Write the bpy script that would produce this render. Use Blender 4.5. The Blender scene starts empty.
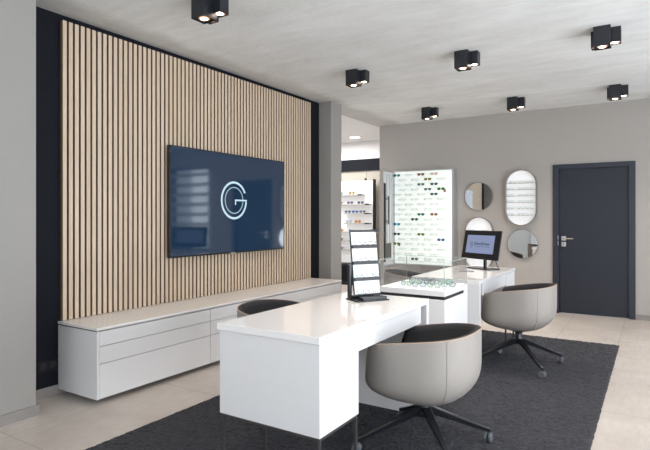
import bpy, bmesh, math, random
from mathutils import Vector, Matrix

random.seed(7)
S = bpy.context.scene
COL = S.collection
PI = math.pi

# ------------------------------------------------------------------ camera
cam_d = bpy.data.cameras.new('camera')
cam_d.sensor_width = 36
cam_d.lens = 522 / 650 * 36
cam_d.shift_y = -7 / 650
cam = bpy.data.objects.new('camera', cam_d)
COL.objects.link(cam)
cam.location = (0, 0, 1.29)
cam.rotation_euler = (PI / 2, 0, math.atan2(330, 522))
cam_d.clip_start = 0.05
S.camera = cam

# ------------------------------------------------------------------ world / exposure
W = bpy.data.worlds.new('sky')
S.world = W
W.use_nodes = True
W.node_tree.nodes['Background'].inputs[0].default_value = (0.80, 0.90, 1.0, 1)
W.node_tree.nodes['Background'].inputs[1].default_value = 1.6
S.view_settings.view_transform = 'Standard'
S.view_settings.look = 'None'
S.view_settings.exposure = 0.07
S.view_settings.gamma = 1
S.view_settings.use_curve_mapping = False


def area(name, loc, rot, sx, sy, power, color):
    l = bpy.data.lights.new(name, 'AREA')
    l.shape = 'RECTANGLE'
    l.size, l.size_y = sx, sy
    l.energy = power
    l.color = color
    o = bpy.data.objects.new(name, l)
    COL.objects.link(o)
    o.location = loc
    o.rotation_euler = rot
    return o


CEIL = 2.793
RX = 2.4       # right wall
BY = 7.71      # back wall
RY = -2.6      # rear wall
# daylight standing outside the three windows of the right wall and the rear window
for i, (yc, pw) in enumerate(((-1.0, 84), (2.2, 142), (5.4, 58))):
    area('daylight', (RX + 0.35, yc, 1.25), (0, PI / 2 + 0.30, 0), 2.3, 2.7, pw, (0.895, 0.935, 1.0))
area('daylight_rear', (-0.6, RY - 0.35, 1.30), (PI / 2, 0, 0), 4.6, 2.3, 36, (1.0, 0.95, 0.93))
area('daylight_back', (0.99, BY + 0.6, 1.5), (-PI / 2, 0, 0), 1.1, 1.7, 14, (0.85, 0.93, 1.0))
# unseen fill lights added under the side-room ceiling to brighten it
area('side_room_fill', (-5.3, 7.9, 2.76), (0, 0, 0), 1.6, 1.2, 72, (1.0, 0.97, 0.96))
area('side_room_fill_front', (-5.6, 5.3, 2.76), (0, 0, 0), 1.6, 1.2, 45, (1.0, 0.98, 0.95))


# ------------------------------------------------------------------ materials
def mat(name, color, rough=0.5, metal=0.0, spec=0.5, noise=0.0, nscale=20, bump=0.0, bscale=200,
        emit=None, estr=0.0, coat=0.0):
    m = bpy.data.materials.new(name)
    m.use_nodes = True
    nt = m.node_tree
    b = nt.nodes['Principled BSDF']
    b.inputs['Base Color'].default_value = (*color, 1)
    b.inputs['Roughness'].default_value = rough
    b.inputs['Metallic'].default_value = metal
    b.inputs['Specular IOR Level'].default_value = spec
    b.inputs['Coat Weight'].default_value = coat
    b.inputs['Coat Roughness'].default_value = 0.04
    if emit:
        b.inputs['Emission Color'].default_value = (*emit, 1)
        b.inputs['Emission Strength'].default_value = estr
    tc = nt.nodes.new('ShaderNodeTexCoord')
    if noise:
        n = nt.nodes.new('ShaderNodeTexNoise')
        n.inputs['Scale'].default_value = nscale
        n.inputs['Detail'].default_value = 6
        nt.links.new(tc.outputs['Object'], n.inputs['Vector'])
        mx = nt.nodes.new('ShaderNodeMixRGB')
        mx.inputs[1].default_value = (*[c * (1 - noise) for c in color], 1)
        mx.inputs[2].default_value = (*[min(1, c * (1 + noise)) for c in color], 1)
        nt.links.new(n.outputs['Fac'], mx.inputs[0])
        nt.links.new(mx.outputs[0], b.inputs['Base Color'])
    if bump:
        n = nt.nodes.new('ShaderNodeTexNoise')
        n.inputs['Scale'].default_value = bscale
        n.inputs['Detail'].default_value = 4
        nt.links.new(tc.outputs['Object'], n.inputs['Vector'])
        bp = nt.nodes.new('ShaderNodeBump')
        bp.inputs['Strength'].default_value = bump
        bp.inputs['Distance'].default_value = 0.01
        nt.links.new(n.outputs['Fac'], bp.inputs['Height'])
        nt.links.new(bp.outputs[0], b.inputs['Normal'])
    return m


def nodes(m):
    return m.node_tree, m.node_tree.nodes['Principled BSDF']


def mathn(nt, op, a, b=None, c=None):
    n = nt.nodes.new('ShaderNodeMath')
    n.operation = op
    for i, v in enumerate((a, b, c)):
        if v is None:
            continue
        if isinstance(v, (int, float)):
            n.inputs[i].default_value = v
        else:
            nt.links.new(v, n.inputs[i])
    return n.outputs[0]


def mix(nt, fac, a, b):
    n = nt.nodes.new('ShaderNodeMixRGB')
    for i, v in enumerate((fac, a, b)):
        if isinstance(v, (int, float)):
            n.inputs[i].default_value = v
        elif isinstance(v, tuple):
            n.inputs[i].default_value = (*v, 1)
        else:
            nt.links.new(v, n.inputs[i])
    return n.outputs[0]


def noise(nt, scale, vec, detail=6, rough=0.55):
    n = nt.nodes.new('ShaderNodeTexNoise')
    n.inputs['Scale'].default_value = scale
    n.inputs['Detail'].default_value = detail
    n.inputs['Roughness'].default_value = rough
    nt.links.new(vec, n.inputs['Vector'])
    return n.outputs['Fac']


def mapping(nt, scale):
    tc = nt.nodes.new('ShaderNodeTexCoord')
    mp = nt.nodes.new('ShaderNodeMapping')
    mp.inputs['Scale'].default_value = scale
    nt.links.new(tc.outputs['Object'], mp.inputs['Vector'])
    return mp.outputs[0]


def ramp(nt, fac, p0, p1):
    n = nt.nodes.new('ShaderNodeMapRange')
    n.inputs[1].default_value = p0
    n.inputs[2].default_value = p1
    nt.links.new(fac, n.inputs[0])
    return n.outputs[0]


# concrete ceiling with formwork seams
M_CONC = mat('concrete', (0.5, 0.5, 0.48), 0.85)
nt, b = nodes(M_CONC)
v = mapping(nt, (1, 1, 1))
vs = mapping(nt, (0.7, 3.2, 1))
n1 = ramp(nt, noise(nt, 1.1, v, 8, 0.6), 0.3, 0.7)
n2 = ramp(nt, noise(nt, 2.2, vs, 8, 0.65), 0.35, 0.7)
n3 = ramp(nt, noise(nt, 18, v, 6, 0.7), 0.3, 0.75)
c = mix(nt, n1, (0.72, 0.73, 0.72), (0.90, 0.915, 0.915))
c = mix(nt, mathn(nt, 'MULTIPLY', n2, 0.45), c, (0.55, 0.54, 0.50))
c = mix(nt, mathn(nt, 'MULTIPLY', n3, 0.4), c, (0.88, 0.88, 0.87))
sep = nt.nodes.new('ShaderNodeSeparateXYZ')
nt.links.new(v, sep.inputs[0])
wob = mathn(nt, 'MULTIPLY', noise(nt, 3, v), 0.02)
yy = mathn(nt, 'ADD', sep.outputs[1], wob)
sy = mathn(nt, 'ABSOLUTE', mathn(nt, 'SUBTRACT', mathn(nt, 'MODULO', mathn(nt, 'ADD', yy, 10.0 - 3.87 + 1.13), 2.26), 1.13 - 0.0))
# lines at y = 3.87 + k*2.26
d = mathn(nt, 'ABSOLUTE', mathn(nt, 'SUBTRACT', mathn(nt, 'FRACT', mathn(nt, 'DIVIDE', mathn(nt, 'SUBTRACT', yy, 3.87 - 1.13), 2.26)), 0.5))
line = mathn(nt, 'LESS_THAN', d, 0.0045)
line2 = mathn(nt, 'LESS_THAN', d, 0.0018)
c = mix(nt, mathn(nt, 'MULTIPLY', line, 0.75), c, (0.90, 0.90, 0.89))
c = mix(nt, mathn(nt, 'MULTIPLY', line2, 0.5), c, (0.46, 0.46, 0.44))
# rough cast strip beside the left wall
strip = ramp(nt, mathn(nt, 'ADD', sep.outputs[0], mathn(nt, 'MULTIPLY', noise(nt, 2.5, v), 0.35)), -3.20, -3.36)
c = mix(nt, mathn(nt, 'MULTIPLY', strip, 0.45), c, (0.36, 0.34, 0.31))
nt.links.new(c, b.inputs['Base Color'])
bp = nt.nodes.new('ShaderNodeBump')
bp.inputs['Strength'].default_value = 0.25
bp.inputs['Distance'].default_value = 0.01
nt.links.new(mathn(nt, 'ADD', n3, line), bp.inputs['Height'])
nt.links.new(bp.outputs[0], b.inputs['Normal'])

# floor tiles 0.585 x 1.15
M_TILE = mat('floor_tile', (0.5, 0.45, 0.4), 0.35)
nt, b = nodes(M_TILE)
v = mapping(nt, (1, 1, 1))
sep = nt.nodes.new('ShaderNodeSeparateXYZ')
nt.links.new(v, sep.inputs[0])
TX, TY = 0.582, 1.163
fx = mathn(nt, 'DIVIDE', mathn(nt, 'ADD', sep.outputs[0], 0.318 + TX * 20), TX)
fy = mathn(nt, 'DIVIDE', mathn(nt, 'ADD', sep.outputs[1], -1.615 + TY * 20), TY)
dx = mathn(nt, 'SUBTRACT', 0.5, mathn(nt, 'ABSOLUTE', mathn(nt, 'SUBTRACT', mathn(nt, 'FRACT', fx), 0.5)))
dy = mathn(nt, 'SUBTRACT', 0.5, mathn(nt, 'ABSOLUTE', mathn(nt, 'SUBTRACT', mathn(nt, 'FRACT', fy), 0.5)))
dd = mathn(nt, 'MINIMUM', mathn(nt, 'MULTIPLY', dx, TX), mathn(nt, 'MULTIPLY', dy, TY))
grout = mathn(nt, 'LESS_THAN', dd, 0.0022)
cell = nt.nodes.new('ShaderNodeTexWhiteNoise')
cmb = nt.nodes.new('ShaderNodeCombineXYZ')
nt.links.new(mathn(nt, 'FLOOR', fx), cmb.inputs[0])
nt.links.new(mathn(nt, 'FLOOR', fy), cmb.inputs[1])
nt.links.new(cmb.outputs[0], cell.inputs['Vector'])
n1 = ramp(nt, noise(nt, 2.5, v, 8, 0.6), 0.3, 0.7)
n2 = ramp(nt, noise(nt, 14, mapping(nt, (2, 0.6, 1)), 6, 0.6), 0.3, 0.75)
c = mix(nt, n1, (0.46, 0.415, 0.375), (0.59, 0.545, 0.505))
c = mix(nt, mathn(nt, 'MULTIPLY', n2, 0.45), c, (0.42, 0.37, 0.325))
c = mix(nt, mathn(nt, 'MULTIPLY', cell.outputs['Value'], 0.12), c, (0.64, 0.60, 0.56))
c = mix(nt, grout, c, (0.27, 0.24, 0.215))
nt.links.new(c, b.inputs['Base Color'])
nt.links.new(mathn(nt, 'ADD', 0.33, mathn(nt, 'MULTIPLY', n2, 0.15)), b.inputs['Roughness'])

# slat wood
M_WOOD = mat('oak_slats', (0.6, 0.45, 0.3), 0.55)
nt, b = nodes(M_WOOD)
v = mapping(nt, (30, 30, 1.2))
tc = nt.nodes.new('ShaderNodeTexCoord')
n1 = ramp(nt, noise(nt, 3.0, v, 8, 0.6), 0.3, 0.7)
sep = nt.nodes.new('ShaderNodeSeparateXYZ')
nt.links.new(tc.outputs['Object'], sep.inputs[0])
wn = nt.nodes.new('ShaderNodeTexWhiteNoise')
wn.noise_dimensions = '1D'
nt.links.new(mathn(nt, 'FLOOR', mathn(nt, 'DIVIDE', mathn(nt, 'SUBTRACT', sep.outputs[1], 2.205), 0.04755)), wn.inputs['W'])
c = mix(nt, n1, (0.56, 0.42, 0.285), (0.70, 0.56, 0.415))
c = mix(nt, mathn(nt, 'MULTIPLY', wn.outputs['Value'], 0.55), c, (0.70, 0.58, 0.46))
nt.links.new(c, b.inputs['Base Color'])

M_SIDE = mat('slat_edge_shade', (0.24, 0.165, 0.11), 0.7, noise=0.1, nscale=30)
M_NAVY = mat('navy_wall_paint', (0.008, 0.009, 0.014), 0.7, spec=0.15, noise=0.12, nscale=6, bump=0.1, bscale=120)
M_WALL = mat('greige_wall_paint', (0.42, 0.395, 0.368), 0.8, noise=0.02, nscale=3, bump=0.08, bscale=250)
M_PIER = mat('grey_wall_paint', (0.325, 0.31, 0.292), 0.8, noise=0.02, nscale=3, bump=0.08, bscale=250)
M_WHITEW = mat('white_wall_paint', (0.86, 0.86, 0.865), 0.8, bump=0.05, bscale=250)
M_CREAM = mat('cream_panel', (0.40, 0.37, 0.32), 0.6, noise=0.03, nscale=8)
M_SKIRT = mat('tile_skirting', (0.27, 0.25, 0.235), 0.5, noise=0.15, nscale=12)
M_LAQ = mat('white_lacquer', (0.74, 0.735, 0.74), 0.38, noise=0.01, nscale=5)
M_TOP = mat('glossy_white_top', (0.86, 0.84, 0.83), 0.08, spec=0.5, coat=0.2, noise=0.01, nscale=5)
M_CTOP = mat('satin_white_top', (0.86, 0.825, 0.80), 0.22, noise=0.01, nscale=5)
M_GAP = mat('shadow_gap', (0.05, 0.05, 0.055), 0.7)
M_BLK = mat('black_metal', (0.012, 0.012, 0.014), 0.4, spec=0.5)
M_FRAME = mat('dark_grey_frame', (0.045, 0.043, 0.042), 0.45)
M_BASE = mat('dark_grey_metal', (0.02, 0.022, 0.026), 0.28, metal=0.3, spec=0.6)
M_LAMP = mat('black_lamp_housing', (0.012, 0.014, 0.02), 0.38)
M_DOOR = mat('navy_door_paint', (0.014, 0.018, 0.030), 0.5, noise=0.06, nscale=9)
M_DFRM = mat('navy_frame_paint', (0.022, 0.027, 0.042), 0.42, noise=0.03, nscale=9)
M_CHR = mat('brushed_steel', (0.68, 0.68, 0.67), 0.28, metal=1.0)
M_BRASS = mat('warm_steel', (0.62, 0.54, 0.44), 0.3, metal=1.0)
M_LEATH = mat('taupe_leather', (0.315, 0.29, 0.265), 0.45, noise=0.05, nscale=40, bump=0.12, bscale=350)
M_DFAB = mat('charcoal_fabric', (0.022, 0.022, 0.025), 0.85, noise=0.15, nscale=150, bump=0.3, bscale=600)
M_PIPE = mat('tan_piping', (0.46, 0.33, 0.25), 0.5)
M_SEAM = mat('leather_seam', (0.27, 0.25, 0.23), 0.5)
M_CAST = mat('grey_caster', (0.10, 0.11, 0.125), 0.45)
M_TREAD = mat('caster_tread', (0.06, 0.06, 0.065), 0.6)
M_TVB = mat('tv_bezel', (0.008, 0.008, 0.01), 0.3)
M_SCR = mat('tv_screen', (0.003, 0.008, 0.02), 0.06, spec=0.9, emit=(0.010, 0.036, 0.078), estr=0.6)
M_LOGO = mat('screen_logo', (0, 0, 0), 0.3, emit=(0.62, 0.86, 0.95), estr=0.9)
M_LOGO2 = mat('screen_logo_thin', (0, 0, 0), 0.3, emit=(0.40, 0.60, 0.72), estr=0.9)
M_BLUE = mat('blue_grey_screen', (0.02, 0.02, 0.03), 0.2, emit=(0.27, 0.33, 0.52), estr=0.8)
M_INK = mat('screen_ink', (0.01, 0.01, 0.03), 0.4)
M_LIT = mat('backlit_panel', (0.8, 0.82, 0.8), 0.4, emit=(0.90, 1.0, 0.94), estr=0.42)
M_LITW = mat('backlit_white', (0.8, 0.8, 0.8), 0.4, emit=(0.96, 0.98, 1.0), estr=0.38)
M_TIER = mat('tier_white', (0.74, 0.75, 0.76), 0.5, emit=(0.96, 0.98, 1.0), estr=0.10)
M_ALU = mat('aluminium', (0.60, 0.61, 0.63), 0.35, metal=0.85)
M_MIRR = mat('mirror', (0.86, 0.87, 0.87), 0.01, metal=1.0)
M_TAUPE = mat('taupe_frame', (0.27, 0.24, 0.215), 0.5)
M_SHELF = mat('grey_shelf', (0.42, 0.40, 0.37), 0.5)
M_SOCK = mat('black_socket', (0.010, 0.010, 0.013), 0.6, spec=0.25)
M_BULB = mat('lamp_bulb', (1, 1, 1), 0.4, emit=(1.0, 0.84, 0.66), estr=12)
M_REFL = mat('lamp_reflector_glow', (0.5, 0.4, 0.3), 0.3, metal=0.5, emit=(1.0, 0.50, 0.26), estr=0.7)  # emits a warm ring that stands in for the glow around the bulb
M_DL = mat('downlight_disc', (1, 1, 1), 0.4, emit=(1.0, 0.98, 0.95), estr=4)
M_BLIND = mat('blind_slat', (0.62, 0.62, 0.62), 0.5)
M_WIRE = mat('spectacle_wire', (0.05, 0.06, 0.06), 0.35, metal=0.3)
M_PALEW = mat('pale_spectacle_wire', (0.20, 0.23, 0.22), 0.35)
M_GREYB = mat('blue_grey_fabric', (0.10, 0.125, 0.16), 0.8, bump=0.3, bscale=500)


def glassy(name, color, refl=0.06, alpha=0.0):
    m = bpy.data.materials.new(name)
    m.use_nodes = True
    nt = m.node_tree
    for n in list(nt.nodes):
        nt.nodes.remove(n)
    out = nt.nodes.new('ShaderNodeOutputMaterial')
    tr = nt.nodes.new('ShaderNodeBsdfTransparent')
    tr.inputs[0].default_value = (*color, 1)
    gl = nt.nodes.new('ShaderNodeBsdfGlossy')
    gl.inputs['Roughness'].default_value = 0.01
    mx = nt.nodes.new('ShaderNodeMixShader')
    mx.inputs[0].default_value = refl
    nt.links.new(tr.outputs[0], mx.inputs[1])
    nt.links.new(gl.outputs[0], mx.inputs[2])
    last = mx
    if alpha:
        df = nt.nodes.new('ShaderNodeBsdfDiffuse')
        df.inputs[0].default_value = (*color, 1)
        m2 = nt.nodes.new('ShaderNodeMixShader')
        m2.inputs[0].default_value = alpha
        nt.links.new(mx.outputs[0], m2.inputs[1])
        nt.links.new(df.outputs[0], m2.inputs[2])
        last = m2
    nt.links.new(last.outputs[0], out.inputs[0])
    return m


M_GLASS = glassy('clear_glass', (0.985, 0.99, 0.99), 0.05)
M_EDGE = glassy('glass_edge', (0.75, 0.85, 0.82), 0.15, 0.45)
M_LENS = glassy('clear_lens', (0.90, 0.96, 0.93), 0.10)


def tint(name, col):
    return glassy(name, col, 0.10, 0.75)


# ------------------------------------------------------------------ mesh helpers
class MB:
    """Collects shapes into one mesh."""

    def __init__(self):
        self.bm = bmesh.new()
        self.mi = 0

    def _mark(self, n0):
        self.bm.faces.ensure_lookup_table()
        for f in self.bm.faces[n0:]:
            f.material_index = self.mi

    def box(self, x0, x1, y0, y1, z0, z1, M=None, bev=0.0):
        n0 = len(self.bm.faces)
        vs = [self.bm.verts.new((x, y, z)) for x in (x0, x1) for y in (y0, y1) for z in (z0, z1)]
        F = [(0, 1, 3, 2), (4, 6, 7, 5), (0, 4, 5, 1), (2, 3, 7, 6), (0, 2, 6, 4), (1, 5, 7, 3)]
        fs = [self.bm.faces.new([vs[i] for i in f]) for f in F]
        if M:
            bmesh.ops.transform(self.bm, matrix=M, verts=vs)
        self._mark(n0)
        if bev:
            es = list({e for f in fs for e in f.edges})
            bmesh.ops.bevel(self.bm, geom=es, offset=bev, segments=2, affect='EDGES', profile=0.6)
            self._mark(n0)
        return self

    def lathe(self, prof, seg=24, M=None, cap=True):
        n0 = len(self.bm.faces)
        rings = []
        allv = []
        for r, z in prof:
            ring = [self.bm.verts.new((r * math.cos(2 * PI * k / seg), r * math.sin(2 * PI * k / seg), z)) for k in range(seg)]
            rings.append(ring)
            allv += ring
        for a, b2 in zip(rings, rings[1:]):
            for k in range(seg):
                self.bm.faces.new([a[k], a[(k + 1) % seg], b2[(k + 1) % seg], b2[k]])
        if cap:
            self.bm.faces.new(rings[0][::-1])
            self.bm.faces.new(rings[-1])
        if M:
            bmesh.ops.transform(self.bm, matrix=M, verts=allv)
        self._mark(n0)
        return self

    def tube(self, pts, r, seg=8, closed=False, cap=True):
        n0 = len(self.bm.faces)
        pts = [Vector(p) for p in pts]
        n = len(pts)
        rr = r if isinstance(r, (list, tuple)) else [r] * n
        rings = []
        prev = None
        for i, p in enumerate(pts):
            if closed:
                t = pts[(i + 1) % n] - pts[i - 1]
            else:
                t = pts[min(i + 1, n - 1)] - pts[max(i - 1, 0)]
            t.normalize()
            if prev is None:
                up = Vector((0, 0, 1)) if abs(t.z) < 0.9 else Vector((1, 0, 0))
                a = t.cross(up).normalized()
            else:
                a = (prev - t * prev.dot(t)).normalized()
            prev = a
            b2 = t.cross(a)
            rings.append([self.bm.verts.new(p + (a * math.cos(2 * PI * k / seg) + b2 * math.sin(2 * PI * k / seg)) * rr[i]) for k in range(seg)])
        rng = range(n) if closed else range(n - 1)
        for i in rng:
            A, B = rings[i], rings[(i + 1) % n]
            for k in range(seg):
                self.bm.faces.new([A[k], A[(k + 1) % seg], B[(k + 1) % seg], B[k]])
        if cap and not closed:
            self.bm.faces.new(rings[0][::-1])
            self.bm.faces.new(rings[-1])
        self._mark(n0)
        return self

    def prism(self, pts, y0, y1, M=None):
        """polygon given in x,z extruded along y"""
        n0 = len(self.bm.faces)
        A = [self.bm.verts.new((x, y0, z)) for x, z in pts]
        B = [self.bm.verts.new((x, y1, z)) for x, z in pts]
        n = len(pts)
        self.bm.faces.new(A)
        self.bm.faces.new(B[::-1])
        for i in range(n):
            self.bm.faces.new([A[i], B[i], B[(i + 1) % n], A[(i + 1) % n]])
        if M:
            bmesh.ops.transform(self.bm, matrix=M, verts=A + B)
        self._mark(n0)
        return self

    def build(self, name, m, parent=None, smooth=False):
        bmesh.ops.recalc_face_normals(self.bm, faces=self.bm.faces)
        me = bpy.data.meshes.new(name)
        self.bm.to_mesh(me)
        self.bm.free()
        for x in (m if isinstance(m, (list, tuple)) else [m]):
            me.materials.append(x)
        if smooth:
            for p in me.polygons:
                p.use_smooth = True
            me.set_sharp_from_angle(angle=math.radians(40))
        o = bpy.data.objects.new(name, me)
        COL.objects.link(o)
        if parent:
            o.parent = parent
        return o


def tag(o, label=None, cat=None, group=None, kind=None):
    if label:
        o['label'] = label
    if cat:
        o['category'] = cat
    if group:
        o['group'] = group
    if kind:
        o['kind'] = kind
    return o


def thing(name, label, cat, loc=(0, 0, 0), rz=0.0, group=None):
    o = bpy.data.objects.new(name, None)
    o.empty_display_size = 0.1
    COL.objects.link(o)
    o.location = loc
    o.rotation_euler = (0, 0, rz)
    return tag(o, label, cat, group)


def rebase(t, loc):
    t.location = loc
    for c in COL.objects:
        if c.parent == t:
            c.location = Vector(c.location) - Vector(loc)


def kids(o):
    return [x for x in COL.objects if x.parent == o]


def copy_tree(o, parent=None):
    c = o.copy()
    COL.objects.link(c)
    c.parent = parent
    for ch in kids(o):
        copy_tree(ch, c)
    return c


def struct(name, mb, m, label=None, parent=None):
    o = mb.build(name, m, parent)
    if parent is None:
        o['kind'] = 'structure'
        if label:
            o['label'] = label
    return o


def box(*a, **k):
    return MB().box(*a, **k)


# ================================================================== ROOM
WX = -3.712     # navy feature wall plane
PX = -3.423     # grey pier plane
struct('floor', box(-7.2, RX + 0.2, RY - 0.2, 9.3, -0.15, 0), M_TILE, 'beige stone tile floor')
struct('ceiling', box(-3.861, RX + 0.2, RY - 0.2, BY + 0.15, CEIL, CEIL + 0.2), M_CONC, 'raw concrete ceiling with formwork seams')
struct('ceiling_side_room', box(-7.2, -3.861, RY - 0.2, 9.3, CEIL + 0.001, CEIL + 0.2), M_WHITEW, 'smooth white ceiling of the side room')
struct('wall_left', box(-3.86, WX, 1.8, 5.725, 0, CEIL), M_NAVY, 'navy blue feature wall behind the wooden slats')
struct('wall_left_pier', box(-3.86, PX, RY, 1.876, 0, CEIL), M_PIER, 'grey plastered wall at the left edge')
struct('wall_left_pillar', box(-3.86, -3.528, 5.725, 5.99, 0, CEIL), M_PIER, 'grey pillar at the far end of the slat wall')
# back wall with door opening and window opening
bw = MB()
bw.box(-3.815, -1.16, BY, BY + 0.15, 0, CEIL)
bw.box(-1.16, -0.23, BY, BY + 0.15, 2.0, CEIL)
bw.box(-0.23, 0.45, BY, BY + 0.15, 0, CEIL)
bw.box(0.45, 1.55, BY, BY + 0.15, 0, 0.62)
bw.box(0.45, 1.55, BY, BY + 0.15, 2.35, CEIL)
bw.box(1.55, RX + 0.2, BY, BY + 0.15, 0, CEIL)
struct('wall_back', bw, M_WALL, 'greige back wall with door and mirrors')
rw = MB()
WYS = [(-2.3, 0.3), (0.9, 3.5), (4.1, 6.7)]
ys = [RY - 0.2] + [q for w in WYS for q in w] + [BY + 0.15]
for i in range(0, len(ys), 2):
    rw.box(RX, RX + 0.2, ys[i], ys[i + 1], 0, CEIL)
for a, b_ in WYS:
    rw.box(RX, RX + 0.2, a, b_, 0, 0.15)
    rw.box(RX, RX + 0.2, a, b_, 2.6, CEIL)
struct('wall_right', rw, M_WHITEW, 'white window wall on the right')
rr = MB()
rr.box(-3.86, -2.9, RY - 0.2, RY, 0, CEIL).box(1.7, RX, RY - 0.2, RY, 0, CEIL)
rr.box(-2.9, 1.7, RY - 0.2, RY, 0, 0.15).box(-2.9, 1.7, RY - 0.2, RY, 2.6, CEIL)
struct('wall_rear', rr, M_WHITEW, 'white wall with the shop window')


def window(n, axis, a, b_, z0, z1, c0, parts):
    """frame and panes; axis 'x' = lies in a plane of constant x=c0"""
    m = MB()
    w = 0.05

    def bx(mb, u0, u1, q0, q1, d0, d1):
        if axis == 'x':
            mb.box(d0, d1, u0, u1, q0, q1)
        else:
            mb.box(u0, u1, d0, d1, q0, q1)
    d0, d1 = c0 - 0.03, c0 + 0.03
    bx(m, a, b_, z0, z0 + w, d0, d1)
    bx(m, a, b_, z1 - w, z1, d0, d1)
    for i in range(parts + 1):
        u = a + (b_ - a - w) * i / parts
        bx(m, u, u + w, z0 + w, z1 - w, d0, d1)
    f = m.build('window_%d' % n, M_BLK if n < 9 else M_ALU)
    f['kind'] = 'structure'
    p = MB()
    bx(p, a + w, b_ - w, z0 + w, z1 - w, c0 - 0.003, c0 + 0.003)
    p.build('window_pane', M_GLASS, f)
    return f


for i, (a, b_) in enumerate(WYS):
    window(i + 1, 'x', a, b_, 0.15, 2.6, RX + 0.1, 2)
window(4, 'y', -2.9, 1.7, 0.15, 2.6, RY - 0.1, 3)
w5 = window(5, 'y', 0.45, 1.55, 0.62, 2.35, BY + 0.09, 1)
bl = MB()
for k in range(8):
    zc_ = 0.75 + k * 0.205
    bl.box(0.47, 1.53, -0.045, 0.045, -0.002, 0.002, M=Matrix.Translation((0, BY + 0.0, zc_)) @ Matrix.Rotation(math.radians(55), 4, 'X'))
bo = bl.build('blind_slats', M_BLIND, w5)

# skirting
def skirt(n, mb, side):
    struct('baseboard_' + side, mb, M_SKIRT, 'stone tile skirting')
SK = 0.068
skirt(0, box(WX, WX + 0.012, 1.885, 5.725, 0, SK), 'left')
skirt(0, box(PX, PX + 0.014, RY, 1.890, 0, SK).box(WX, PX, 1.876, 1.890, 0, SK), 'left_pier')
skirt(0, box(-3.528, -3.516, 5.713, 6.0, 0, SK).box(WX, -3.516, 5.713, 5.725, 0, SK), 'left_pillar')
skirt(0, box(-3.81, -1.182, BY - 0.012, BY, 0, SK), 'back')
skirt(0, box(-0.208, RX, BY - 0.012, BY, 0, SK), 'back_right')
skirt(0, box(RX - 0.012, RX, RY, BY - 0.012, 0, SK), 'right')

# side room behind the opening
struct('wall_side_room_back', box(-7.2, -3.6, 9.06, 9.3, 0, CEIL), M_WHITEW, 'white far wall of the side room')
struct('wall_side_room_left', box(-7.2, -7.0, 1.8, 9.06, 0, CEIL), M_WHITEW, 'white side wall of the side room')
struct('wall_side_room_right', box(-3.815, -3.7, BY + 0.15, 9.06, 0, CEIL), M_WALL, 'short return wall of the side room')
struct('wall_side_room_front', box(-7.2, -3.86, 1.8, 2.0, 0, CEIL), M_WHITEW, 'front wall of the side room')
struct('trim_1', box(-7.0, -3.815, 8.98, 9.06, 2.214, 2.435), M_NAVY, 'dark navy band above the cream panelling')
pn = MB()
x = -6.98
while x < -3.86:
    pn.box(x, min(x + 0.74, -3.83), 9.02, 9.06, 0.0, 2.214)
    x += 0.745
struct('trim_2', pn, M_CREAM, 'cream wall panelling in the side room')

# door
dr = MB()
dr.box(-1.181, -1.105, BY - 0.02, BY + 0.10, 0, 2.016)
dr.box(-0.281, -0.209, BY - 0.02, BY + 0.10, 0, 2.016)
dr.box(-1.105, -0.281, BY - 0.02, BY + 0.10, 1.955, 2.016)
door = struct('door_1', dr, M_DFRM, 'navy blue door with navy frame')
box(-1.103, -0.283, BY + 0.012, BY + 0.055, 0.006, 1.953, bev=0.003).build('door_leaf', M_DOOR, door)
hd = MB()
hd.box(-1.075, -1.020, BY + 0.000, BY + 0.013, 0.985, 1.043, bev=0.003)
hd.box(-1.075, -1.020, BY + 0.000, BY + 0.013, 0.905, 0.965, bev=0.003)
h = hd.build('handle_plate', M_CHR, door)
hm = MB()
hm.tube([(-1.048, BY + 0.0, 1.014), (-1.048, BY - 0.045, 1.014), (-1.038, BY - 0.052, 1.014), (-0.925, BY - 0.052, 1.014)], 0.009, 10)
hm.build('door_handle', M_BRASS, door, True)
box(-1.052, -1.043, BY - 0.001, BY + 0.001, 0.925, 0.945).build('keyhole', M_BLK, door)
hg = MB()
for z in (0.95, 1.03):
    hg.box(-1.117, -1.109, BY - 0.022, BY - 0.018, z - 0.03, z + 0.025)
hg.build('strike_plate', M_CHR, door)

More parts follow.
